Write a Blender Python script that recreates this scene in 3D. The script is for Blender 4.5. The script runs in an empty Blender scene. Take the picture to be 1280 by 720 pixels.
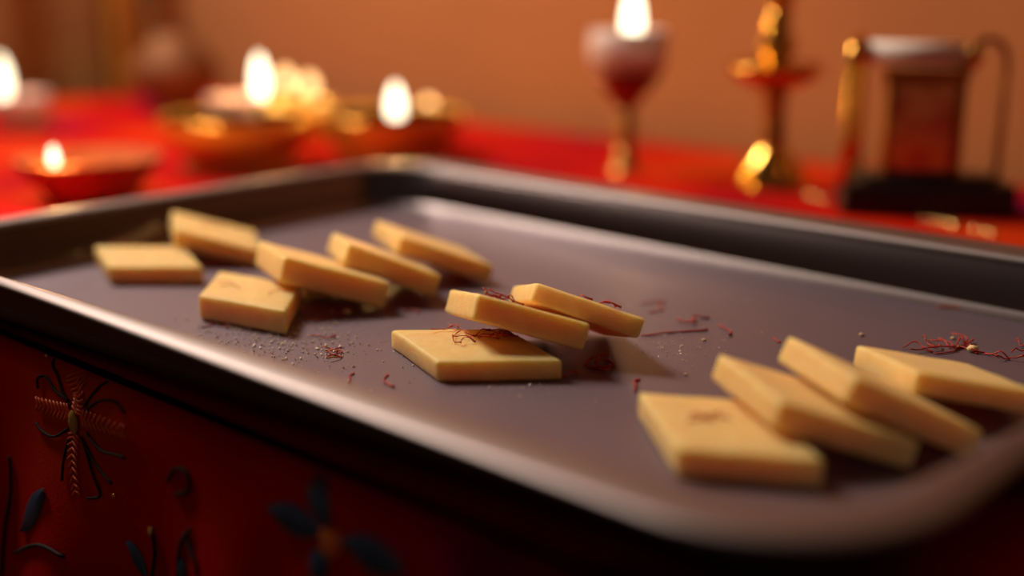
import bpy, bmesh, math, random
from mathutils import Vector, Matrix, noise
R = math.radians
scene = bpy.context.scene
COL = scene.collection
random.seed(7)

# ------------------------------------------------------------------ camera, light, exposure
ZT = 0.753                       # height of the tray's inner floor
FPX, PITCH, CAMH = 1552.0, R(14.729), 0.118
CAM = Vector((0, 0, ZT + CAMH))
cd = bpy.data.cameras.new('camera'); cam = bpy.data.objects.new('camera', cd); COL.objects.link(cam)
cam.location = CAM; cam.rotation_euler = (R(90) - PITCH, 0, 0)
cd.sensor_width = 36; cd.lens = FPX * 36 / 1280; cd.clip_start = 0.01
cd.dof.use_dof = True; cd.dof.focus_distance = 0.382; cd.dof.aperture_fstop = 2.7; cd.dof.aperture_blades = 0
scene.camera = cam

w = bpy.data.worlds.new('room_dark'); scene.world = w; w.use_nodes = True
w.node_tree.nodes['Background'].inputs[0].default_value = (0.9, 0.5, 0.32, 1)
w.node_tree.nodes['Background'].inputs[1].default_value = 0.062

def area(name, loc, target, size, power, col):
    ld = bpy.data.lights.new(name, 'AREA'); ld.shape = 'DISK'; ld.size = size; ld.energy = power; ld.color = col
    o = bpy.data.objects.new(name, ld); COL.objects.link(o); o.location = loc
    o.rotation_euler = (Vector(target) - Vector(loc)).to_track_quat('-Z', 'Y').to_euler()
    return o
area('room_lamp', (-0.60, 0.92, ZT + 0.80), (0.0, 0.42, ZT), 0.42, 17.0, (1.0, 0.80, 0.60))

vs = scene.view_settings
vs.view_transform = 'Standard'; vs.look = 'None'; vs.exposure = 0.0; vs.gamma = 1.0; vs.use_curve_mapping = False

# ------------------------------------------------------------------ frames of reference
ANG = R(-42.2)                                   # long side of tray, table and wall
U = Vector((math.cos(ANG), math.sin(ANG), 0)); V = Vector((-math.sin(ANG), math.cos(ANG), 0))
def uv(u, v, z=0.0): return U * u + V * v + Vector((0, 0, z))
def ray(px, py):
    x = (px - 640) / FPX; y = -(py - 360) / FPX; c, s = math.cos(PITCH), math.sin(PITCH)
    return Vector((x, c + y * s, -s + y * c))
def at(px, py, z):                               # photo pixel on a horizontal plane, height above tray floor
    d = ray(px, py); t = (z - CAMH) / d.z
    return CAM + d * t
def on_plane(px, py, p, n):
    d = ray(px, py); return CAM + d * ((p - CAM).dot(n) / d.dot(n))
ZTAB = -0.003                                    # cloth on table, relative to tray floor

# ------------------------------------------------------------------ materials
def mat(name, col=(.5, .5, .5), rough=.5, metal=0., spec=.5, **kw):
    m = bpy.data.materials.new(name); m.use_nodes = True
    b = m.node_tree.nodes['Principled BSDF']
    b.inputs['Base Color'].default_value = (*col, 1); b.inputs['Roughness'].default_value = rough
    b.inputs['Metallic'].default_value = metal; b.inputs['Specular IOR Level'].default_value = spec
    for k, v in kw.items():
        b.inputs[k.replace('_', ' ')].default_value = v
    return m
def nodes(m): return m.node_tree.nodes, m.node_tree.links, m.node_tree.nodes['Principled BSDF']
def add_noise_colour(m, c1, c2, scale, detail=4, lo=.35, hi=.65, extra=None, kind='Object'):
    n, l, b = nodes(m)
    tc = n.new('ShaderNodeTexCoord'); t = n.new('ShaderNodeTexNoise'); t.inputs['Scale'].default_value = scale; t.inputs['Detail'].default_value = detail
    r = n.new('ShaderNodeValToRGB'); l.new(tc.outputs[kind], t.inputs['Vector']); l.new(t.outputs['Fac'], r.inputs[0]); l.new(r.outputs[0], b.inputs['Base Color'])
    e = r.color_ramp.elements; e[0].position = lo; e[0].color = (*c1, 1); e[1].position = hi; e[1].color = (*c2, 1)
    for p, c in (extra or []):
        k = e.new(p); k.color = (*c, 1)
    return t
def add_bump(m, scale, strength, dist=.001, detail=3):
    n, l, b = nodes(m)
    tc = n.new('ShaderNodeTexCoord'); t = n.new('ShaderNodeTexNoise'); t.inputs['Scale'].default_value = scale; t.inputs['Detail'].default_value = detail
    bp = n.new('ShaderNodeBump'); bp.inputs['Strength'].default_value = strength; bp.inputs['Distance'].default_value = dist
    l.new(tc.outputs['Object'], t.inputs['Vector']); l.new(t.outputs['Fac'], bp.inputs['Height']); l.new(bp.outputs[0], b.inputs['Normal'])
def emit(name, col, strength):
    m = bpy.data.materials.new(name); m.use_nodes = True; n = m.node_tree.nodes; n.clear()
    e = n.new('ShaderNodeEmission'); e.inputs[0].default_value = (*col, 1); e.inputs[1].default_value = strength
    o = n.new('ShaderNodeOutputMaterial'); m.node_tree.links.new(e.outputs[0], o.inputs[0]); return m

M = {}
M['wall'] = mat('painted_plaster', (.50, .19, .085), .9, spec=.1)
add_noise_colour(M['wall'], (.43, .180, .072), (.47, .200, .082), 3)
M['brown_wall'] = mat('brown_curtain_cloth', (.30, .16, .06), .9, spec=.1)
add_noise_colour(M['brown_wall'], (.26, .13, .05), (.36, .20, .08), 5)
M['gold_cloth'] = mat('gold_border_cloth', (.62, .34, .05), .6, spec=.3)
M['floor'] = mat('dark_floor', (.05, .03, .025), .6); add_noise_colour(M['floor'], (.04, .025, .02), (.07, .04, .03), 4)
M['tray'] = mat('dark_nonstick_coating', (.170, .134, .185), .56, .6, .5, Coat_Weight=.15, Coat_Roughness=.3)
add_bump(M['tray'], 900, .06, .0004)
M['tray_smooth'] = mat('smooth_nonstick_coating', (.17, .145, .165), .24, 1.0)
M['tray_highlight'] = mat('highlight_nonstick_coating', (.23, .205, .225), .48, 1.0); add_bump(M['tray_highlight'], 500, .05, .0004)  # highlight of lip and cove put into a paler, rougher copy of the coating
M['cloth'] = mat('red_silk_cloth', (.6, .02, .01), .8, spec=.04)
add_noise_colour(M['cloth'], (.36, .002, .008), (.52, .009, .002), 9, 3, .42, .56, [(.35, (.14, .004, .06)), (.70, (.58, .05, .004))])
add_bump(M['cloth'], 900, .25, .0006)
n, l, b = nodes(M['cloth']); b.inputs['Sheen Weight'].default_value = .0
M['wood'] = mat('table_wood', (.10, .05, .025), .5); add_noise_colour(M['wood'], (.08, .04, .02), (.14, .07, .03), 20)
M['sweet'] = mat('milk_sweet_paste', (.80, .52, .20), .52, spec=.35)
n, l, b = nodes(M['sweet'])
b.inputs['Subsurface Weight'].default_value = .75; b.inputs['Subsurface Radius'].default_value = (1.0, .52, .12); b.inputs['Subsurface Scale'].default_value = .012
add_noise_colour(M['sweet'], (.91, .57, .225), (.95, .635, .28), 260, 4); add_bump(M['sweet'], 1500, .35, .0005, 5)
M['saffron'] = mat('dried_saffron', (.45, .015, .006), .5); add_noise_colour(M['saffron'], (.34, .008, .004), (.58, .03, .008), 400)
M['saffron_pale'] = mat('saffron_yellow_end', (.75, .30, .03), .55)
M['grain'] = mat('sugar_grain', (.95, .86, .72), .25, spec=.8)
M['crumb'] = mat('sweet_crumb', (.82, .62, .32), .6)
M['clay'] = mat('terracotta', (.30, .08, .025), .75, spec=.2); add_noise_colour(M['clay'], (.25, .06, .02), (.35, .10, .03), 60)
M['oil'] = mat('lamp_oil', (.45, .17, .03), .08, spec=.6)
M['wick'] = mat('cotton_wick', (.10, .06, .04), .9)
M['brass'] = mat('polished_brass', (.78, .44, .10), .14, 1.0); add_bump(M['brass'], 120, .15, .001)
M['satin_brass'] = mat('satin_brass', (.85, .48, .08), .32, .4); add_bump(M['satin_brass'], 90, .2, .001)
M['old_brass'] = mat('aged_brass', (.42, .21, .06), .45, 1.0); add_noise_colour(M['old_brass'], (.30, .13, .04), (.55, .29, .08), 40)
M['copper'] = mat('copper_panel', (.7, .3, .12), .4, .35); add_noise_colour(M['copper'], (.62, .12, .08), (.95, .58, .20), 90)
M['dark_wood'] = mat('black_lacquered_wood', (.012, .008, .008), .4); add_noise_colour(M['dark_wood'], (.009, .006, .006), (.02, .012, .01), 30)
M['steel'] = mat('pale_metal_roller', (.95, .88, .86), .55, .0)
M['frost'] = mat('frosted_pale_glass', (.74, .58, .60), .45, spec=.5, Transmission_Weight=.35)
M['wax'] = mat('candle_wax', (.80, .66, .60), .5); nodes(M['wax'])[2].inputs['Subsurface Weight'].default_value = .4; nodes(M['wax'])[2].inputs['Subsurface Scale'].default_value = .01
M['redglass'] = mat('dark_red_glass', (.24, .018, .008), .15, spec=.6)
M['flame'] = emit('candle_flame', (1.0, .86, .58), 4.5)
M['glint_flame'] = emit('added_glint_flame', (1.0, .55, .22), 4.0)  # glow of the added candles, standing in for peach glints
M['thread_black'] = mat('black_thread', (.012, .006, .008), .8)
M['thread_red'] = mat('red_sequin_thread', (.75, .10, .03), .4, spec=.6)
M['bead_olive'] = mat('olive_glass_bead', (.50, .33, .07), .25, spec=.7)
M['bead_blue'] = mat('blue_glass_bead', (.02, .07, .16), .3, spec=.7)
M['bead_gold'] = mat('gold_bead', (.85, .55, .22), .22, 1.0)
M['orange_thread'] = mat('orange_thread', (.70, .16, .03), .6)

# ------------------------------------------------------------------ mesh helpers
def obj(name, data, m, parent=None, loc=None, smooth=True):
    verts, faces = data
    me = bpy.data.meshes.new(name); me.from_pydata([tuple(v) for v in verts], [], faces); me.update()
    bm = bmesh.new(); bm.from_mesh(me); bmesh.ops.recalc_face_normals(bm, faces=bm.faces); bm.to_mesh(me); bm.free()
    if smooth: me.polygons.foreach_set('use_smooth', [True] * len(me.polygons))
    me.materials.append(M[m] if isinstance(m, str) else m)
    o = bpy.data.objects.new(name, me); COL.objects.link(o)
    if parent: o.parent = parent
    if loc is not None: o.location = loc
    return o
def empty(name, loc, rz=0):
    o = bpy.data.objects.new(name, None); COL.objects.link(o); o.location = loc; o.rotation_euler = (0, 0, rz); o.empty_display_size = .01
    return o
def tag(o, label, cat, group=None):
    o['label'] = label; o['category'] = cat
    if group: o['group'] = group
    return o
def struct(o): o['kind'] = 'structure'; return o
def lathe(prof, n=40, mod=None):
    vs_, fs = [], []
    for r, z in prof:
        for k in range(n):
            a = 2 * math.pi * k / n; p = Vector((r * math.cos(a), r * math.sin(a), z))
            vs_.append(mod(p) if mod else p)
    for i in range(len(prof) - 1):
        for k in range(n):
            k2 = (k + 1) % n; fs.append((i * n + k, i * n + k2, (i + 1) * n + k2, (i + 1) * n + k))
    fs.append(tuple(range(n - 1, -1, -1))); m_ = (len(prof) - 1) * n; fs.append(tuple(range(m_, m_ + n)))
    return vs_, fs
def tube(path, rad, n=8):
    pts = [Vector(p) for p in path]; rr = rad if isinstance(rad, (list, tuple)) else [rad] * len(pts)
    vs_, fs = [], []; prev = None
    for i, p in enumerate(pts):
        t = (pts[min(i + 1, len(pts) - 1)] - pts[max(i - 1, 0)]).normalized()
        a = t.orthogonal().normalized() if prev is None else (prev - t * prev.dot(t)).normalized()
        prev = a; bb = t.cross(a)
        for k in range(n):
            q = 2 * math.pi * k / n; vs_.append(p + (a * math.cos(q) + bb * math.sin(q)) * rr[i])
    for i in range(len(pts) - 1):
        for k in range(n):
            k2 = (k + 1) % n; fs.append((i * n + k, i * n + k2, (i + 1) * n + k2, (i + 1) * n + k))
    fs.append(tuple(range(n - 1, -1, -1))); m_ = (len(pts) - 1) * n; fs.append(tuple(range(m_, m_ + n)))
    return vs_, fs
def merge(*ds):
    vs_, fs = [], []
    for v, f in ds:
        o = len(vs_); vs_ += list(v); fs += [tuple(i + o for i in q) for q in f]
    return vs_, fs
def bevel_box(sx, sy, sz, bev, seg=2, z0=0.0):
    bm = bmesh.new(); bmesh.ops.create_cube(bm, size=1)
    for v in bm.verts: v.co = Vector((v.co.x * sx, v.co.y * sy, (v.co.z + .5) * sz + z0))
    bmesh.ops.bevel(bm, geom=bm.edges[:], offset=bev, segments=seg, profile=.5, affect='EDGES')
    bm.verts.index_update(); d = ([v.co.copy() for v in bm.verts], [tuple(v.index for v in f.verts) for f in bm.faces]); bm.free(); return d
def ellipsoid(c, rx, ry, rz, n=10, m_=6, rot=None):
    vs_, fs = [], []
    for i in range(m_ + 1):
        t = math.pi * (i + .02) / (m_ + .04)
        for k in range(n):
            a = 2 * math.pi * k / n; p = Vector((rx * math.sin(t) * math.cos(a), ry * math.sin(t) * math.sin(a), rz * math.cos(t)))
            if rot: p = rot @ p
            vs_.append(Vector(c) + p)
    for i in range(m_):
        for k in range(n):
            k2 = (k + 1) % n; fs.append((i * n + k, i * n + k2, (i + 1) * n + k2, (i + 1) * n + k))
    fs.append(tuple(range(n))); fs.append(tuple(range(m_ * n + n - 1, m_ * n - 1, -1)))
    return vs_, fs
def rrect(hu, hv, r, nc=14, ns=24):
    """points of a rounded rectangle, counter-clockwise, always the same count"""
    pts = []
    for cx, cy, a0, (ex, ey) in ((hu - r, hv - r, 0, (-1, 0)), (-hu + r, hv - r, 90, (0, -1)), (-hu + r, -hv + r, 180, (1, 0)), (hu - r, -hv + r, 270, (0, 1))):
        for k in range(nc + 1):
            a = R(a0 + 90 * k / nc); pts.append((cx + r * math.cos(a), cy + r * math.sin(a)))
        length = (2 * (hu - r)) if ex else (2 * (hv - r))
        x, y = pts[-1]
        for k in range(1, ns): pts.append((x + ex * length * k / ns, y + ey * length * k / ns))
    return pts

# ------------------------------------------------------------------ the room
ZF = 0.0
TU0, TU1, TV0, TV1 = -1.05, -0.070, 0.180, 0.700       # table top in the tray's frame
def quad(name, pts, m, nx=2):
    return struct(obj(name, (pts, [tuple(range(len(pts)))]), m, smooth=False))
def slab(name, u0, u1, v0, v1, z0, z1, m):
    ps = [uv(u, v, z) for z in (z0, z1) for u, v in ((u0, v0), (u1, v0), (u1, v1), (u0, v1))]
    return struct(obj(name, (ps, [(0, 1, 2, 3), (4, 5, 6, 7), (0, 1, 5, 4), (1, 2, 6, 5), (2, 3, 7, 6), (3, 0, 4, 7)]), m, smooth=False))
slab('floor', -1.6, 2.2, -2.0, .90, -.05, 0, 'floor')
slab('wall_back', -1.6, 2.2, .74, .84, 0, 2.5, 'wall')
slab('wall_left', -1.6, -1.5, -2.0, .74, 0, 2.5, 'wall')

# ------------------------------------------------------------------ table with red cloth
HU, HV = (TU1 - TU0) / 2, (TV1 - TV0) / 2; ZTOP = ZT + ZTAB - .0012
def cloth_mesh():
    # top: grid with shallow wrinkles; skirt: rings that fall and fold
    vs_, fs = [], []
    nu, nv = 150, 80
    z0 = ZTAB + ZT
    for j in range(nv + 1):
        for i in range(nu + 1):
            x = -HU + 2 * HU * i / nu; y = -HV + 2 * HV * j / nv
            e = min(1, min(x + HU, HU - x, y + HV, HV - y) / .05)
            vv = y + HV + TV0
            back = max(0, min(1, (vv - .47) / .08))
            h = (noise.noise(Vector((x * 7, y * 9, 3.1))) * .5 + .5) ** 2 * .016 * back * max(0, e)
            vs_.append(Vector((x, y, z0 + h)))
    for j in range(nv):
        for i in range(nu):
            a = j * (nu + 1) + i; fs.append((a, a + 1, a + nu + 2, a + nu + 1))
    off = len(vs_)
    prof = [(-.004, 0)] + [(.006 * math.sin(R(a)) , -.006 + .006 * math.cos(R(a))) for a in (0, 30, 60, 90)] + [(.006, -.006 - d) for d in (.01, .025, .045, .07, .1, .13, .17, .22, .3, .4, .5, .6, .66, .7435)]
    ring0 = rrect(HU, HV, .012, 10, 170); n_ = len(ring0)
    for d, dz in prof:
        for k, (x, y) in enumerate(ring0):
            q = Vector((x, y, 0)); nn = Vector((0, 0, 0))
            tx = ring0[(k + 1) % n_][0] - ring0[k - 1][0]; ty = ring0[(k + 1) % n_][1] - ring0[k - 1][1]
            nn = Vector((ty, -tx, 0)).normalized()
            s = x * 1.0 + y * 1.3
            fold = (math.sin(s * 95 + 1.5 * math.sin(s * 31)) * .6 + noise.noise(Vector((s * 23, dz * 3, 1))) * .8)
            amp = .024 * min(1, max(0, (-dz - .010) / .12))
            p = q + nn * (d + amp * (fold + .9) * .6); p.z = z0 + dz
            vs_.append(p)
    for i in range(len(prof) - 1):
        for k in range(n_):
            k2 = (k + 1) % n_; fs.append((off + i * n_ + k, off + i * n_ + k2, off + (i + 1) * n_ + k2, off + (i + 1) * n_ + k))
    return vs_, fs
cloth = obj('tablecloth', cloth_mesh(), 'cloth', loc=uv((TU0 + TU1) / 2, (TV0 + TV1) / 2)); cloth.rotation_euler = (0, 0, ANG)
tag(cloth, 'embroidered red silk cloth covering the table and hanging down in front', 'tablecloth')
CB = cloth.matrix_basis.inverted()
bpy.context.view_layer.update()
from mathutils.bvhtree import BVHTree
dg = bpy.context.evaluated_depsgraph_get()
cloth_tree = BVHTree.FromObject(cloth, dg)
def cloth_hit(px, py):                        # point of the hanging cloth that a photo pixel shows (local to the cloth)
    o = CB @ CAM; d = (CB.to_3x3() @ ray(px, py)).normalized()
    best = cloth_tree.ray_cast(o, d)
    return (best[0], best[1]) if best[0] is not None else (None, None)

# embroidery: laid out in centimetres on the front of the hanging cloth (a along the table edge, b up)
def skirt_point(a, b, lift):
    o = Vector((a, -HV - .2, ZT + b)); hit = cloth_tree.ray_cast(o, Vector((0, 1, 0)))
    return hit[0] + Vector((0, -lift, 0))
def skirt_ab(px, py):
    p, nn = cloth_hit(px, py); return p.x, p.z - ZT
def stitched(name, pts, r, m, parent, lift=.0007, n=6):
    path = [skirt_point(a, b, lift) for a, b in pts]
    return obj(name, tube(path, r, n), m, parent)
def px_path(pp): return [skirt_ab(x, y) for x, y in pp]
def smooth_path(pts, k=5):
    out = []
    P = [pts[0]] + list(pts) + [pts[-1]]
    for i in range(1, len(P) - 2):
        for j in range(k):
            t = j / k; p0, p1, p2, p3 = P[i - 1:i + 3]
            out.append(tuple(.5 * (2 * p1[c] + (p2[c] - p0[c]) * t + (2 * p0[c] - 5 * p1[c] + 4 * p2[c] - p3[c]) * t * t + (3 * p1[c] - p0[c] - 3 * p2[c] + p3[c]) * t ** 3) for c in (0, 1)))
    out.append(pts[-1]); return out
fl = empty('embroidered_flower', (0, 0, 0)); fl.parent = cloth
fl['label'] = 'four armed flower stitched in red and black with an olive bead'
arms = [[(99, 515), (102, 490), (104, 460)], [(90, 515), (70, 510), (48, 503)], [(96, 540), (94, 575), (99, 618)], [(106, 522), (130, 530), (160, 540)]]
for arm in arms:                               # each arm a row of short sequin stitches
    pts = smooth_path(px_path(arm), 5); ds = []
    for i in range(len(pts) - 1):
        a, b = pts[i]; a2, b2 = pts[i + 1]; dx, dy = a2 - a, b2 - b; L = math.hypot(dx, dy) or 1; nx, ny = -dy / L, dx / L
        wd = .0028 * (1 - .35 * i / len(pts))
        ds.append(tube([skirt_point(a + nx * wd * s + dx * abs(s) * .9, b + ny * wd * s + dy * abs(s) * .9, .0009) for s in (-1, -.5, 0, .5, 1)], .00045, 5))
    obj('sequin_arm', merge(*ds), 'thread_red', fl)
curls = [[(92, 508), (82, 492), (75, 470), (70, 448)], [(88, 500), (72, 488), (60, 470), (50, 472), (50, 485)], [(108, 508), (120, 490), (138, 476)],
         [(110, 512), (128, 500), (148, 502), (158, 515)], [(88, 535), (70, 545), (55, 538), (47, 528)], [(110, 540), (128, 562), (150, 568), (158, 572)],
         [(104, 545), (122, 580), (142, 604)], [(88, 548), (82, 575), (80, 600)], [(106, 548), (118, 590), (128, 618), (112, 622)]]
for c in curls: stitched('black_curl', smooth_path(px_path(c), 4), .00045, 'thread_black', fl)
a, b = skirt_ab(96, 527); p = skirt_point(a, b, .0012)
obj('centre_bead', ellipsoid(p, .0022, .0012, .0040), 'bead_olive', fl)
for (x, y) in ((62, 444), (146, 618)):
    a, b = skirt_ab(x, y); obj('sparkle_bead', ellipsoid(skirt_point(a, b, .0010), .0007, .0007, .0007, 8, 5), 'bead_gold', fl)
fl2 = empty('embroidered_flower', (0, 0, 0)); fl2.parent = cloth; fl2['label'] = 'flower with dark blue petals and an orange middle'
def leaf(name, x0, y0, x1, y1, wpx, m, parent):
    a0, b0 = skirt_ab(x0, y0); a1, b1 = skirt_ab(x1, y1); dx, dy = a1 - a0, b1 - b0; L = math.hypot(dx, dy); nx, ny = -dy / L, dx / L
    wd = wpx; v, f = [], []; K = 10
    for i in range(K + 1):
        t = i / K; h = math.sin(math.pi * (.04 + .92 * t)) ** .8 * wd
        for s, lf in ((-1, .0004), (0, .0015), (1, .0004)):
            v.append(skirt_point(a0 + dx * t + nx * h * s, b0 + dy * t + ny * h * s, lf))
    for i in range(K):
        for s in (0, 1): q = i * 3 + s; f.append((q, q + 1, q + 4, q + 3))
    return obj(name, (v, f), m, parent)
for args in ((402, 664, 338, 636, .0042), (411, 658, 420, 582, .0038), (432, 675, 505, 712, .0045), (408, 690, 392, 719, .004)):
    leaf('petal', *args, 'bead_blue', fl2)
leaf('petal_middle', 406, 660, 420, 698, .0048, 'orange_thread', fl2)
sp = empty('embroidered_sprig', (0, 0, 0)); sp.parent = cloth; sp['label'] = 'sprig of blue beaded leaves with curling black stems'
leaf('leaf', 162, 676, 184, 719, .0030, 'bead_blue', sp); leaf('leaf', 58, 612, 30, 662, .0042, 'bead_blue', sp); leaf('leaf', 232, 700, 226, 719, .003, 'bead_blue', sp)
for c in ([(14, 570), (16, 610), (8, 660), (4, 719)], [(20, 690), (50, 680), (82, 695)], [(192, 660), (196, 690), (192, 719)], [(212, 600), (222, 585), (236, 590), (238, 612), (222, 618)], [(240, 660), (228, 680), (224, 719)], [(232, 665), (246, 700), (248, 719)]):
    stitched('stem', smooth_path(px_path(c), 4), .0006, 'thread_black', sp)
a, b = skirt_ab(192, 664); obj('sparkle_bead', ellipsoid(skirt_point(a, b, .001), .0009, .0009, .0012, 8, 5), 'bead_gold', sp)
# gold beads sewn along a line of the cloth behind the tray
nb = 22
bead_mesh = obj('bead', ellipsoid((0, 0, .0022), .0026, .0026, .0022, 10, 6), 'bead_gold', cloth)
for i in range(nb):
    t = i / (nb - 1); p = at(1015 + 225 * t, 250 + 50 * t, ZTAB + .001) + Vector((random.uniform(-.002, .002), random.uniform(-.002, .002), 0))
    o = bead_mesh if i == 0 else bead_mesh.copy()
    if i: COL.objects.link(o)
    o.parent = cloth; o.location = CB @ p
    s = random.uniform(.75, 1.25); o.scale = (s, s, s)

# ------------------------------------------------------------------ baking tray
TC = uv(-.2778, .3079); TH_U, TH_V, TR = .1972, .1361, .043
def tray_ring(d, z):
    pts = rrect(TH_U - d, TH_V - d, max(.004, TR - d * .8), 16, 30)
    out = []
    for x, y in pts:                             # lip is narrow at one end of the near side, wider towards the near corner
        if d > .0012:
            k = max(.25, min(1.3, .38 + 3.95 * (x + .096)))
            wn = max(0, min(1, (-y - TH_V + .075) / .05)) * max(0, min(1, (d - .0012) / .0108))
            y -= .0115 * (1 - k) * wn
            we = max(0, min(1, (x - TH_U + .075) / .05)) * max(0, min(1, (d - .0012) / .0108)) * max(0, min(1, (y + TH_V - .045) / .05))
            x += .0045 * we
            y -= .008 * max(0, min(1, (y - TH_V + .075) / .05)) * max(0, min(1, (d - .0012) / .0108))
        out.append(Vector((x, y, z)))
    return out
prof_out = [(.034, -.0012), (.0225, -.0012), (.0195, -.0006), (.0178, .0012), (.0168, .004), (.0135, .0165)]
prof_bead = [(.0034, .0180), (.0012, .0180), (.0002, .0184), (.0, .0189), (.0004, .0195), (.0020, .0200), (.0042, .0204), (.0068, .0206), (.0092, .0206), (.0108, .0203), (.0120, .0195)]
prof_in = [(.0126, .0182), (.0131, .0140)] + [(.0240 - .0105 * math.cos(R(a)), .0105 - .0105 * math.sin(R(a))) for a in range(0, 91, 9)]
def loft(rings, cap0=False, cap1=False):
    n_ = len(rings[0]); v = [p for r_ in rings for p in r_]; f = []
    for i in range(len(rings) - 1):
        for k in range(n_):
            k2 = (k + 1) % n_; f.append((i * n_ + k, i * n_ + k2, (i + 1) * n_ + k2, (i + 1) * n_ + k))
    if cap0: f.append(tuple(range(n_)))
    if cap1: o = (len(rings) - 1) * n_; f.append(tuple(range(o, o + n_)))
    return v, f
tray = tag(empty('baking_tray', TC + Vector((0, 0, ZT)), ANG), 'dark grey non-stick baking tray with rounded corners holding the sweets', 'tray')
obj('tray_body', loft([tray_ring(*p) for p in prof_out] + [tray_ring(.0126, .0172)] + [tray_ring(*p) for p in prof_in], True, True), 'tray_smooth', tray)
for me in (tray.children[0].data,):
    me.materials.append(M['tray']); me.materials.append(M['tray_highlight'])                # worn, duller cooking surface; paler copy for the cove's highlight
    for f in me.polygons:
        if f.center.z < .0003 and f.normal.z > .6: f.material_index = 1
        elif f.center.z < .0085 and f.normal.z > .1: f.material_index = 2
obj('rolled_rim', loft([tray_ring(*p) for p in ([(.0124, .0168)] + prof_bead + [(.0127, .0182), (.0124, .0168)])]), 'tray_highlight', tray)

# ------------------------------------------------------------------ the sweets (poses in the tray)
SW = [  # centre, rotation vector, two edges, corner angle, thickness, label
    ((-0.1422, 0.4707, 0.0036), (0.005, 0.001, -0.004), 0.0376, 0.0353, 115.9, 0.0071, 'pale diamond sweet lying flat by the tray end under a tilted one'),
    ((-0.122, 0.4987, 0.008), (-0.058, 0.228, -0.077), 0.0362, 0.0360, 111.7, 0.0071, 'tilted diamond sweet propped on the flat one beside the clay lamp'),
    ((-0.0902, 0.4138, 0.0044), (-0.012, 0.012, -0.51), 0.0350, 0.0370, 120.7, 0.0084, 'flat turned diamond sweet beside the sugar grains with two saffron flecks'),
    ((-0.0685, 0.4301, 0.0101), (-0.161, 0.265, 0.079), 0.0364, 0.0365, 109.8, 0.0091, 'thick tilted sweet resting its end on the turned flat sweet'),
    ((-0.0479, 0.4435, 0.0106), (-0.226, 0.32, -0.145), 0.0366, 0.0348, 114.8, 0.0080, 'tilted sweet wedged between the thick tilted one and the end of its row'),
    ((-0.0314, 0.4692, 0.0094), (-0.146, 0.314, 0.008), 0.0364, 0.0361, 110.2, 0.0071, 'tilted sweet ending the row of six, nearest the tray corner with brass lamps'),
    ((-0.0116, 0.3583, 0.003), (-0.003, 0.0, 0.04), 0.0361, 0.0361, 114.3, 0.0063, 'flat diamond sweet with a saffron tuft on top, lowest of the trio'),
    ((0.0006, 0.3689, 0.0113), (-0.305, 0.251, -0.125), 0.0364, 0.0342, 111.7, 0.0081, 'middle sweet of the trio, leaning on the flat one with saffron'),
    ((0.0192, 0.3763, 0.0117), (-0.383, 0.306, -0.28), 0.0364, 0.0348, 114.2, 0.0063, 'last leaning sweet of the trio, beside a long loose saffron strand'),
    ((0.0525, 0.2881, 0.0038), (0.002, 0.001, -0.202), 0.0394, 0.0331, 109.1, 0.0074, 'flat diamond sweet with an orange saffron stain near the tray corner'),
    ((0.0751, 0.2948, 0.0088), (-0.066, 0.297, -0.024), 0.0366, 0.0347, 106.1, 0.0073, 'leaning sweet propped on the flat saffron-stained sweet'),
    ((0.093, 0.3005, 0.0106), (-0.128, 0.417, -0.04), 0.0361, 0.0341, 106.8, 0.0076, 'steepest leaning sweet, third of four near the tray corner'),
    ((0.1184, 0.3236, 0.0071), (-0.127, 0.176, 0.017), 0.0352, 0.0336, 99.0, 0.0062, 'last leaning sweet of four, in front of the long saffron tangle'),
]
def sweet_mesh(a, b, al, t, seed, bev=.0011):
    rnd = random.Random(seed)
    F = Vector((0, 0, 0)); Rr = Vector((b, 0, 0)); L = Vector((a * math.cos(al), a * math.sin(al), 0)); B = L + Rr
    cen = (Rr + L) / 2; top = [p - cen + Vector((0, 0, t / 2)) for p in (L, F, Rr, B)]; bot = [p - Vector((0, 0, t)) for p in top]
    bm = bmesh.new(); vv = [bm.verts.new(p * 1.012 if False else Vector((p.x * 1.012, p.y * 1.012, p.z))) for p in top + bot]
    for f in ((0, 1, 2, 3), (7, 6, 5, 4), (0, 4, 5, 1), (1, 5, 6, 2), (2, 6, 7, 3), (3, 7, 4, 0)): bm.faces.new([vv[i] for i in f])
    bmesh.ops.recalc_face_normals(bm, faces=bm.faces)
    bmesh.ops.bevel(bm, geom=bm.edges[:], offset=bev, segments=4, profile=.5, affect='EDGES')
    for cuts in (5,):
        bmesh.ops.subdivide_edges(bm, edges=[e for e in bm.edges if e.calc_length() > .005], cuts=cuts, use_grid_fill=True)
    bmesh.ops.triangulate(bm, faces=[f for f in bm.faces if len(f.verts) > 4])
    off = Vector((seed * 3.7, seed * 1.3, 0))
    for v in bm.verts:
        k = noise.noise_vector(v.co * 160 + off) * .00022 + noise.noise_vector(v.co * 600 + off) * .00007
        v.co += k
    bm.verts.index_update(); d = ([v.co.copy() for v in bm.verts], [tuple(v.index for v in f.verts) for f in bm.faces]); bm.free(); return d
tops = []
for i, (c, rv, a, b_, al, t, lab) in enumerate(SW):
    o = obj('milk_sweet', sweet_mesh(a, b_, R(al), t, i + 1), 'sweet')
    ax = Vector(rv); q = Matrix.Rotation(ax.length, 3, ax.normalized())
    lift = .00012
    o.matrix_world = Matrix.Translation(Vector(c) + Vector((0, 0, ZT + lift))) @ q.to_4x4()
    tag(o, lab, 'sweet', 'diamond milk sweets on the tray')
    nn = q @ Vector((0, 0, 1)); tops.append((Vector(c) + Vector((0, 0, ZT + lift)) + nn * t / 2, nn))
p = at(391, 377, 0)
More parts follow.
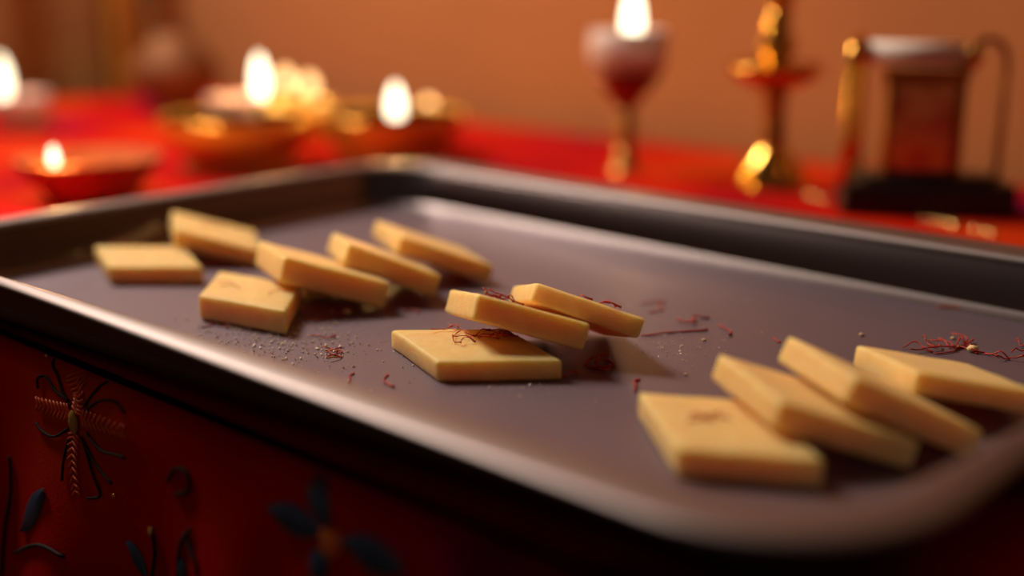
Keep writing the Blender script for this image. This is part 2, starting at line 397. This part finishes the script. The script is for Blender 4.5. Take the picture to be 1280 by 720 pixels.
fr = obj('sweet_fragment', sweet_mesh(.013, .011, R(105), .0042, 40, .0008), 'sweet', loc=(p.x, p.y + .006, ZT + .0024)); fr.rotation_euler = (0, 0, .3)
tag(fr, 'small broken bit of sweet under the thick tilted sweet', 'sweet')

# ------------------------------------------------------------------ saffron strands, crumbs, sugar
def strand(path, r0, label, group, pale=False):
    # path in world coordinates: a dried thread, thin at one end and flaring into a trumpet
    n_ = len(path); rad = [r0 * (.45 + .35 * abs(math.sin(i * 1.9)) + 1.6 * max(0, i / (n_ - 1) - .75)) for i in range(n_)]
    base = Vector(path[0])
    o = obj('saffron_strand', tube([Vector(p) - base for p in path], rad, 5), 'saffron', loc=base)
    tag(o, label, 'saffron', group)
    if pale:
        e = obj('pale_end', tube([Vector(p) - base for p in path[:3]], [r * 1.15 for r in rad[:3]], 5), 'saffron_pale', o); e['label'] = 'yellow root end'
    return o
def wiggle(p0, p1, nrm, bend, hop, k=8, seed=0, floor=None):
    rnd = random.Random(seed); d = p1 - p0; side = nrm.cross(d).normalized(); L = d.length; out = []
    ph = rnd.uniform(0, 6); b1 = rnd.uniform(-1, 1) * bend * L; b2 = rnd.uniform(-1, 1) * bend * L * .5
    hs = [rnd.uniform(0, 1) ** 2 for _ in range(4)]
    for i in range(k + 1):
        t = i / k; f = t * 3; a = min(2, int(f)); f -= a; f = f * f * (3 - 2 * f)
        h = hs[a] * (1 - f) + hs[a + 1] * f
        q = p0 + d * t + side * (b1 * math.sin(math.pi * t) + b2 * math.sin(2 * math.pi * t + ph) + rnd.uniform(-1, 1) * .02 * L) + nrm * (.0003 + hop * h)
        out.append(q)
    return out
UP = Vector((0, 0, 1))
def edge_strand(idx, t0, s0, t1, s1, label, group, bend=.25, hop=.002, r=.00034, seed=0, pale=False):
    # along the front top edge of a sweet (t) and back from it (s)
    c, rv, a, b_, al, t, lab = SW[idx]; al = R(al); ax = Vector(rv); q = Matrix.Rotation(ax.length, 3, ax.normalized()); pt, nn = tops[idx]
    Rr = Vector((b_, 0, 0)); L = Vector((a * math.cos(al), a * math.sin(al), 0)); cen = (Rr + L) / 2
    P = [pt + q @ (Rr * tt + L * ss - cen) for tt, ss in ((t0, s0), (t1, s1))]
    strand(wiggle(P[0], P[1], nn, bend, hop, 9, seed), r, label, group, pale)
def floor_strand(x0, y0, x1, y1, label, group, bend=.15, hop=.0006, r=.00030, seed=0, pale=False):
    strand(wiggle(at(x0, y0, 0), at(x1, y1, 0), UP, bend, hop, 9, seed), r, label, group, pale)
def top_strand(idx, x0, y0, x1, y1, label, group, bend=.2, hop=.0010, r=.00028, seed=0, pale=False):
    pt, nn = tops[idx]
    strand(wiggle(on_plane(x0, y0, pt, nn), on_plane(x1, y1, pt, nn), nn, bend, hop, 9, seed), r, label, group, pale)
G = 'loose saffron strands'
floor_strand(801, 421, 884, 413, 'long dark saffron strand stretched out beside the trio of sweets', G, .06, .0005, .00042, 3)
floor_strand(848, 398, 872, 404, 'curled saffron strand beyond the long straight strand', G, .5, .001, .0004, 4); floor_strand(862, 406, 884, 398, 'curled saffron strand beyond the long straight strand', G, .4, .001, .0004, 5)
floor_strand(802, 381, 832, 379, 'faint saffron strand on bare tray behind the trio', G, .3, .0006, .0003, 6); floor_strand(812, 392, 824, 381, 'faint saffron strand on bare tray behind the trio', G, .3, .0006, .0003, 7)
floor_strand(900, 408, 914, 421, 'short saffron strand past the tip of the long strand', G, .1, .0005, .00036, 8)
floor_strand(967, 424, 976, 430, 'tiny saffron scrap behind the four leaning sweets', G, .2, .0004, .0003, 9)
floor_strand(1170, 384, 1200, 387, 'blurred saffron strand at the foot of the tray wall facing the ornament', G, .15, .0006, .0005, 10)
floor_strand(252, 411, 274, 405, 'saffron strand at the foot of the turned flat sweet', G, .2, .0006, .00036, 11); floor_strand(270, 403, 284, 411, 'saffron strand at the foot of the turned flat sweet', G, .2, .0006, .0003, 12)
floor_strand(392, 404, 412, 398, 'saffron strand in the shadow of the thick tilted sweet', G, .3, .0006, .0004, 13); floor_strand(416, 396, 436, 392, 'saffron strand in the shadow of the thick tilted sweet', G, .3, .0006, .0004, 14)
floor_strand(388, 420, 420, 422, 'saffron strand on the sugary patch near the yellow-tipped tuft', G, .2, .0006, .0003, 15)
for k, (x0, y0, x1, y1) in enumerate(((404, 437, 424, 444), (406, 441, 428, 439), (412, 452, 415, 441), (416, 438, 412, 448))):
    floor_strand(x0, y0, x1, y1, 'short yellow-tipped saffron strand in the tuft on bare tray', 'yellow-tipped tuft', .35, .0012, .0003, 20 + k, True)
floor_strand(438, 480, 445, 468, 'single short saffron strand by the bright rim past the sugar patch', G, .2, .0004, .0003, 25); floor_strand(483, 468, 489, 486, 'short saffron scrap beside the pointed end of the flat trio sweet', G, .15, .0005, .00035, 26)
floor_strand(505, 388, 524, 392, 'saffron scrap behind the flat trio sweet', G, .2, .0004, .0004, 27)
for k, (x0, y0, x1, y1) in enumerate(((738, 464, 758, 452), (744, 450, 756, 464), (748, 467, 761, 457), (742, 455, 760, 449))):
    floor_strand(x0, y0, x1, y1, 'saffron strand in the dark knot under the last trio sweet', 'knot in the trio shadow', .5, .0016, .0004, 30 + k)
floor_strand(704, 474, 722, 468, 'saffron scrap at the corner of the flat trio sweet', G, .3, .0008, .00045, 35)
floor_strand(797, 492, 803, 476, 'saffron scrap at the tip of the saffron-stained flat sweet', G, .2, .0005, .0004, 36)
tang = [(1128, 436, 1166, 441), (1134, 444, 1172, 434), (1150, 438, 1200, 430), (1160, 428, 1186, 436), (1168, 444, 1210, 436), (1176, 424, 1196, 436), (1185, 440, 1216, 428), (1195, 434, 1222, 443),
        (1205, 426, 1214, 437), (1212, 440, 1248, 446), (1230, 443, 1262, 450), (1246, 450, 1279, 452), (1270, 428, 1288, 438), (1264, 446, 1288, 442), (1154, 424, 1170, 436), (1190, 422, 1206, 432)]
for k, q in enumerate(tang):
    floor_strand(*q, 'saffron strand in the long tangle beyond the four leaning sweets', 'long saffron tangle', .22, .0022, .00034, 40 + k, k in (7, 8))
LT = 'saffron strand in the tuft on the flat trio sweet'
for k, q in enumerate(((537, 416, 565, 413), (563, 407, 572, 412), (570, 412, 600, 421), (574, 416, 590, 428), (590, 426, 612, 416), (596, 418, 622, 426), (605, 412, 632, 420), (612, 425, 640, 422), (600, 427, 616, 420), (622, 416, 645, 426), (568, 422, 576, 432), (574, 432, 592, 428))):
    top_strand(6, *q, LT, 'tuft on the flat trio sweet', .35, .0016, .00028, 60 + k, k in (1, 2))
for k, q in enumerate(((.04, .10, .20, .05), (.06, .05, .10, .14), (.10, .12, .28, .06), (.18, .07, .34, .09), (.22, .12, .40, .05), (.08, .16, .24, .12), (.14, .05, .20, .18))):
    edge_strand(7, *q, 'saffron strand in the tuft on the middle trio sweet', 'tuft on the middle trio sweet', .3, .0020, .00034, 80 + k, k == 1)
for k, q in enumerate(((.42, .10, .52, .05), (.60, .08, .78, .05), (.62, .05, .76, .10))):
    edge_strand(8, *q, 'saffron strand on the last trio sweet', 'strands on the last trio sweet', .3, .0014, .00038, 90 + k)
for k, q in enumerate(((272, 352, 296, 356), (276, 358, 300, 361), (336, 370, 350, 363))):
    top_strand(2, *q, 'fine saffron strand on the turned flat sweet', 'strands on the turned flat sweet', .25, .0003, .00018, 95 + k)
for k, q in enumerate(((862, 522, 900, 518), (868, 516, 912, 524), (858, 528, 892, 526))):
    top_strand(9, *q, 'saffron strand on the flat sweet near the tray corner', 'strands on the corner sweet', .25, .0004, .00030, 100 + k)
top_strand(1, 250, 279, 282, 284, 'fine saffron strand on the tilted sweet beside the clay lamp', G, .2, .0003, .0003, 105)
top_strand(0, 138, 305, 162, 304, 'fine saffron strand on the flat sweet by the tray end', G, .2, .0003, .0003, 106)

def crumb(px, py, s, lab, m='crumb'):
    p = at(px, py, 0); v, f = ellipsoid((0, 0, s * .55), s, s * .8, s * .6, 8, 5)
    v = [q + noise.noise_vector(q * 900 + Vector((px, py, 0))) * s * .25 for q in v]
    return tag(obj('crumb', (v, f), m, loc=(p.x, p.y, ZT)), lab, 'crumb')
crumb(1216, 440, .0019, 'pale crumb caught in the long saffron tangle')
crumb(1191, 424, .0008, 'tiny pale crumb behind the long saffron tangle'); crumb(1077, 420, .0009, 'tiny pale crumb on bare tray behind the leaning four')
crumb(434, 392, .0014, 'amber crumb in the shadow of the thick tilted sweet'); crumb(880, 426, .0007, 'tiny pale crumb under the long straight saffron strand'); crumb(857, 469, .0006, 'tiny pale crumb between the trio and the corner sweets')
def grains():
    rnd = random.Random(5); ds = []
    def put(px, py, s):
        p = at(px, py, 0); o = [Vector((s, 0, 0)), Vector((-s, 0, 0)), Vector((0, s, 0)), Vector((0, -s, 0)), Vector((0, 0, s)), Vector((0, 0, -s))]
        rot = Matrix.Rotation(rnd.uniform(0, 6), 3, 'Z') @ Matrix.Rotation(rnd.uniform(0, 6), 3, 'X')
        ds.append(([Vector((p.x, p.y, ZT + s * .8)) + rot @ q for q in o], [(0, 2, 4), (2, 1, 4), (1, 3, 4), (3, 0, 4), (2, 0, 5), (1, 2, 5), (3, 1, 5), (0, 3, 5)]))
    k = 0
    while k < 620:
        x = rnd.gauss(345, 62); y = rnd.gauss(427, 22)
        if y > 400 + .30 * (x - 240) + 22 + rnd.uniform(-8, 4) or y < 385 or x < 130 or x > 520: continue
        put(x, y, rnd.choice((.00014, .0002, .00026, .00034, .00046))); k += 1
    for _ in range(90): put(rnd.gauss(835, 32), rnd.gauss(437, 9), rnd.choice((.00014, .0002, .0003)))
    for _ in range(120): put(rnd.uniform(130, 1000), rnd.uniform(360, 470), rnd.choice((.00013, .0002, .00027)))
    for _ in range(40): put(rnd.gauss(660, 40), rnd.gauss(486, 6), rnd.choice((.00014, .0002, .0003)))
    return merge(*ds)
g = tag(obj('sugar_grains', grains(), 'grain', smooth=False), 'fine sugar grains scattered on the tray floor', 'sugar'); g['kind'] = 'stuff'

# ------------------------------------------------------------------ lamps, candles and brass behind the tray
def flame(parent, base, h, r, m='flame', light=0., lean=.0):
    prof = [(.02, 0), (.62, .07), (.95, .20), (1.0, .36), (.94, .55), (.74, .74), (.42, .90), (.03, 1.0)]
    r *= 1.15
    v, f = lathe([(a * r, b_ * h) for a, b_ in prof], 14)
    v = [Vector((q.x + lean * (q.z / h) ** 2 * h, q.y, q.z)) + Vector(base) for q in v]
    o = obj('flame', (v, f), m, parent)
    if light:
        ld = bpy.data.lights.new('flame_light', 'POINT'); ld.energy = light; ld.color = (1.0, .50, .17); ld.shadow_soft_size = .006
        lo = bpy.data.objects.new('flame_light', ld); COL.objects.link(lo); lo.parent = parent; lo.location = Vector(base) + Vector((0, 0, h * .55))
    return o
def wick(parent, base, h=.006): return obj('wick', tube([Vector(base) - Vector((0, 0, .003)), Vector(base), Vector(base) + Vector((.0004, 0, h))], .0007, 6), 'wick', parent)
def base_at(px, py): p = at(px, py, ZTAB); return Vector((p.x, p.y, ZT + ZTAB))

# clay oil lamp beside the tray
def pinch(p):
    t = max(0, -p.y / .036 - .55); k = max(0, p.z / .03)
    return Vector((p.x * (1 - .45 * t * k), p.y * (1 + .10 * t * k), p.z + .002 * t * k))
di = tag(empty('clay_lamp', base_at(116, 251), 0), 'round terracotta oil lamp burning beside the tray end', 'oil lamp')
obj('bowl', lathe([(r_, z * .79) for r_, z in [(.012, 0), (.019, 0), (.022, .004), (.030, .016), (.0365, .027), (.0372, .0292), (.0360, .0298), (.0340, .0275), (.027, .016), (.018, .008), (.006, .006)]], 48, pinch), 'clay', di)
obj('oil', lathe([(.0005, .0135), (.026, .0138), (.0265, .0130), (.0005, .0125)], 32), 'oil', di)
obj('wick', tube([(-.002, -.020, .0140), (-.0035, -.028, .0205), (-.0048, -.0345, .0242), (-.0050, -.0360, .0255)], .0011, 6), 'wick', di); flame(di, (-.0050, -.0362, .0240), .0100, .0018, light=.5)

def brass_bowl(px, py, rad, h, label, flames, cups=()):
    r_ = tag(empty('brass_lamp_bowl', base_at(px, py)), label, 'oil lamp', 'brass lamp bowls')
    obj('bowl', lathe([(.5 * rad, 0), (.74 * rad, 0), (.75 * rad, .06 * h), (.64 * rad, .13 * h), (.68 * rad, .24 * h), (.88 * rad, .50 * h), (.97 * rad, .86 * h), (1.0 * rad, .97 * h), (.97 * rad, h), (.93 * rad, .93 * h), (.76 * rad, .60 * h), (.4 * rad, .36 * h), (.02 * rad, .33 * h)], 56), 'satin_brass', r_)
    obj('rim_ring', lathe([(1.0 * rad, .95 * h), (1.03 * rad, .98 * h), (1.0 * rad, 1.01 * h), (.97 * rad, .99 * h), (1.0 * rad, .95 * h)], 56), 'brass', r_)
    obj('oil', lathe([(.0005, .62 * h), (.74 * rad, .62 * h), (.74 * rad, .60 * h), (.0005, .58 * h)], 40), 'oil', r_)
    for (x, y, z, fh, fr_, lt, m_) in flames:
        wick(r_, (x, y, z - .004)); flame(r_, (x, y, z), fh, fr_, m_, lt)
    return r_
b1 = brass_bowl(302, 207, .047, .031, 'wide brass bowl carrying the frosted cup candle', [])
b2 = brass_bowl(490, 203, .046, .031, 'brass bowl lamp behind the tray corner with one tall flame', [(.004, -.010, .026, .024, .0042, 1.6, 'flame')])
def cup_candle(loc, label, h=.020, r=.017, fh=.028, fr_=.0042, lt=1.3, group='frosted cup candles', dx=0.0):
    c = tag(empty('cup_candle', loc), label, 'candle', group)
    obj('glass_cup', lathe([(.6 * r, 0), (.72 * r, 0), (.82 * r, .2 * h), (1.0 * r, .95 * h), (1.0 * r, h), (.95 * r, h), (.90 * r, .9 * h), (.75 * r, .22 * h), (.02 * r, .15 * h)], 40), 'frost', c)
    wx = obj('wax', lathe([(.02 * r, .18 * h), (.73 * r, .22 * h), (.86 * r, .70 * h), (.80 * r, .74 * h), (.02 * r, .72 * h)], 32), 'wax', c)
    wick(wx, (dx, 0, .74 * h), .004); flame(c, (dx, 0, .74 * h + .003), fh, fr_, light=lt)
    return c
pb = base_at(300, 205)
cup_candle(pb + Vector((-.002, 0, .0215)), 'frosted cup candle with a tall flame standing in the brass bowl', dx=.017)
cup_candle(base_at(28, 162), 'frosted cup candle burning in front of the brown curtain', .026, .022, .032, .0050, 1.0, dx=-.012)
def added_tealight(px, py, z, lab, fh=.013):  # added candles whose flames stand in for blurred peach glints
    c = tag(empty('added_tealight', base_at(px, py) + Vector((0, 0, 0))), lab, 'candle', 'added small candles')
    obj('metal_cup', lathe([(.008, 0), (.0175, 0), (.018, .001), (.018, z - .012), (.0172, z - .012), (.017, z - .018), (.001, z - .018)], 32), 'satin_brass', c)
    wx = obj('wax', lathe([(.0005, z - .0175), (.0168, z - .0175), (.0168, z - .015), (.0005, z - .0145)], 28), 'wax', c)
    wick(wx, (0, 0, z - .011), .003); flame(c, (0, 0, z - .006), fh, .0045, 'glint_flame')
added_tealight(360, 176, .043, 'taller added brass candle behind the wide brass bowl')
added_tealight(389, 171, .037, 'shorter added brass candle behind the wide brass bowl')
added_tealight(536, 183, .026, 'added brass candle behind the tall-flamed brass bowl')

# stemmed candle
sc = tag(empty('stemmed_candle', base_at(781, 223)), 'stemmed glass candle holder with red bowl and frosted cup', 'candle')
obj('foot', lathe([(.002, 0), (.0150, 0), (.0155, .0015), (.010, .004), (.0060, .010), (.0052, .020)], 36), 'old_brass', sc)
obj('stem', lathe([(.0052, .018), (.0062, .024), (.0046, .030), (.0050, .042)], 28), 'old_brass', sc)
obj('red_bowl', lathe([(.004, .040), (.0070, .043), (.0150, .053), (.0205, .062), (.0195, .0625), (.002, .060)], 36), 'redglass', sc)
obj('glass_cup', lathe([(.002, .0605), (.0205, .0622), (.0225, .072), (.0218, .084), (.0206, .084), (.0210, .072), (.019, .064), (.002, .0635)], 40), 'frost', sc)
wx = obj('wax', lathe([(.0005, .064), (.018, .0645), (.0185, .072), (.0005, .0725)], 28), 'wax', sc)
wick(wx, (.002, -.004, .0725), .004); flame(sc, (.002, -.004, .0745), .034, .0050, light=.8)

# tall brass oil lamp
bl = tag(empty('brass_pillar_lamp', base_at(962, 240)), 'tall polished brass pillar lamp with round oil dish', 'oil lamp')
obj('base', lathe([(.002, 0), (.0190, 0), (.0195, .002), (.0180, .005), (.0185, .009), (.0150, .017), (.0095, .023), (.0065, .027)], 44), 'brass', bl)
obj('pillar', lathe([(.0065, .026), (.0075, .030), (.0060, .034), (.0062, .050), (.0080, .053), (.0065, .056)], 36), 'old_brass', bl)
obj('oil_dish', lathe([(.0065, .055), (.012, .0565), (.0215, .061), (.0262, .0675), (.0254, .0688), (.0200, .065), (.004, .0615)], 48), 'brass', bl)
obj('knob', lathe([(.004, .0615), (.0070, .067), (.0062, .070), (.0100, .076), (.0100, .081), (.0060, .087), (.0075, .092), (.0060, .097)], 36), 'brass', bl)
obj('finial', lathe([(.0060, .096), (.0088, .104), (.0070, .112), (.0045, .117), (.0060, .122), (.0030, .128), (.0004, .138)], 32), 'brass', bl)

# brass and dark wood ornament: base, two hoops, pale roller between them, copper panel
orn = tag(empty('roller_ornament', base_at(1152, 274), R(-6)), 'brass hoop ornament with pale roller on a black base', 'ornament')
obj('base', bevel_box(.080, .030, .019, .002, 2), 'dark_wood', orn)
obj('base_step', bevel_box(.060, .022, .004, .001, 2, .0185), 'dark_wood', orn)
def hoop(name, x, yaw, rad, h, rr, m):
    pts = [(-rad, 0, .018), (-rad, 0, h * .45), (-rad, 0, h - rad)] + [(-rad * math.cos(R(a)), 0, h - rad + rad * math.sin(R(a))) for a in range(15, 180, 15)] + [(rad, 0, h - rad), (rad, 0, h * .45), (rad, 0, .018)]
    rot = Matrix.Rotation(yaw, 3, 'Z')
    return obj(name, tube([rot @ Vector(p) + Vector((x, 0, 0)) for p in pts], rr, 10), m, orn)
hoop('hoop', -.0355, R(68), .012, .086, .0026, 'brass')
hoop('hoop', .0235, R(24), .0115, .086, .0018, 'old_brass')
obj('roller', tube([(-.031, 0, .0795), (.014, 0, .0785)], .0056, 20), 'steel', orn)
for x, z in ((-.0345, .0798), (.0165, .0784)): obj('knob', ellipsoid((x, 0, z), .0052, .0062, .0068, 16, 10), 'brass', orn)
obj('copper_panel', bevel_box(.030, .012, .044, .003, 3, .0225), 'copper', orn, loc=(-.004, 0, 0))
for v, f in [bevel_box(.0035, .015, .048, .0015, 2, .021)]:
    for x in (-.0205, .0125):
        obj('panel_post', ([q + Vector((x, 0, 0)) for q in v], f), 'old_brass', orn)
obj('panel_cap', bevel_box(.040, .015, .005, .0015, 2, .0670), 'old_brass', orn, loc=(-.004, 0, 0))

# brown curtain with gold border at the far end, brass jar in front of it
def curtain(u, v0, v1, z0, z1, amp, n_=60):
    v, f = [], []
    for j in range(13):
        t = j / 12
        for i in range(n_ + 1):
            s = v0 + (v1 - v0) * i / n_
            v.append(uv(u + amp * math.sin(s * 70 + .6 * math.sin(s * 23 + t)) * (.6 + .4 * t), s, z1 + (z0 - z1) * t))
    for j in range(12):
        for i in range(n_): a = j * (n_ + 1) + i; f.append((a, a + 1, a + n_ + 2, a + n_ + 1))
    return v, f
cu = obj('curtain', curtain(-1.14, .0, .655, .05, 1.6, .010), 'brown_wall'); tag(cu, 'brown curtain hanging at the end of the table', 'curtain')
md = cu.modifiers.new('thickness', 'SOLIDIFY'); md.thickness = .002
gb = obj('gold_border', curtain(-1.128, .655, .690, .05, 1.6, .003, 8), 'gold_cloth', cu); md = gb.modifiers.new('thickness', 'SOLIDIFY'); md.thickness = .003
M['bronze'] = mat('dull_bronze', (.34, .13, .03), .62, .35); add_noise_colour(M['bronze'], (.15, .045, .012), (.28, .11, .03), 30)
jar = tag(empty('brass_jar', base_at(222, 142)), 'dark brass jar with slender neck in front of the curtain', 'jar')
obj('body', lathe([(.010, 0), (.022, 0), (.022, .004), (.016, .008), (.030, .018), (.038, .030), (.034, .044), (.020, .056), (.011, .066)], 44), 'bronze', jar)
obj('neck', lathe([(.011, .065), (.009, .080), (.010, .100), (.016, .118), (.017, .120), (.015, .120), (.008, .100)], 36), 'bronze', jar)
obj('handle', tube([(-.030, 0, .046), (-.040, 0, .060), (-.036, 0, .082), (-.022, 0, .100), (-.010, 0, .102)], .0028, 8), 'bronze', jar)
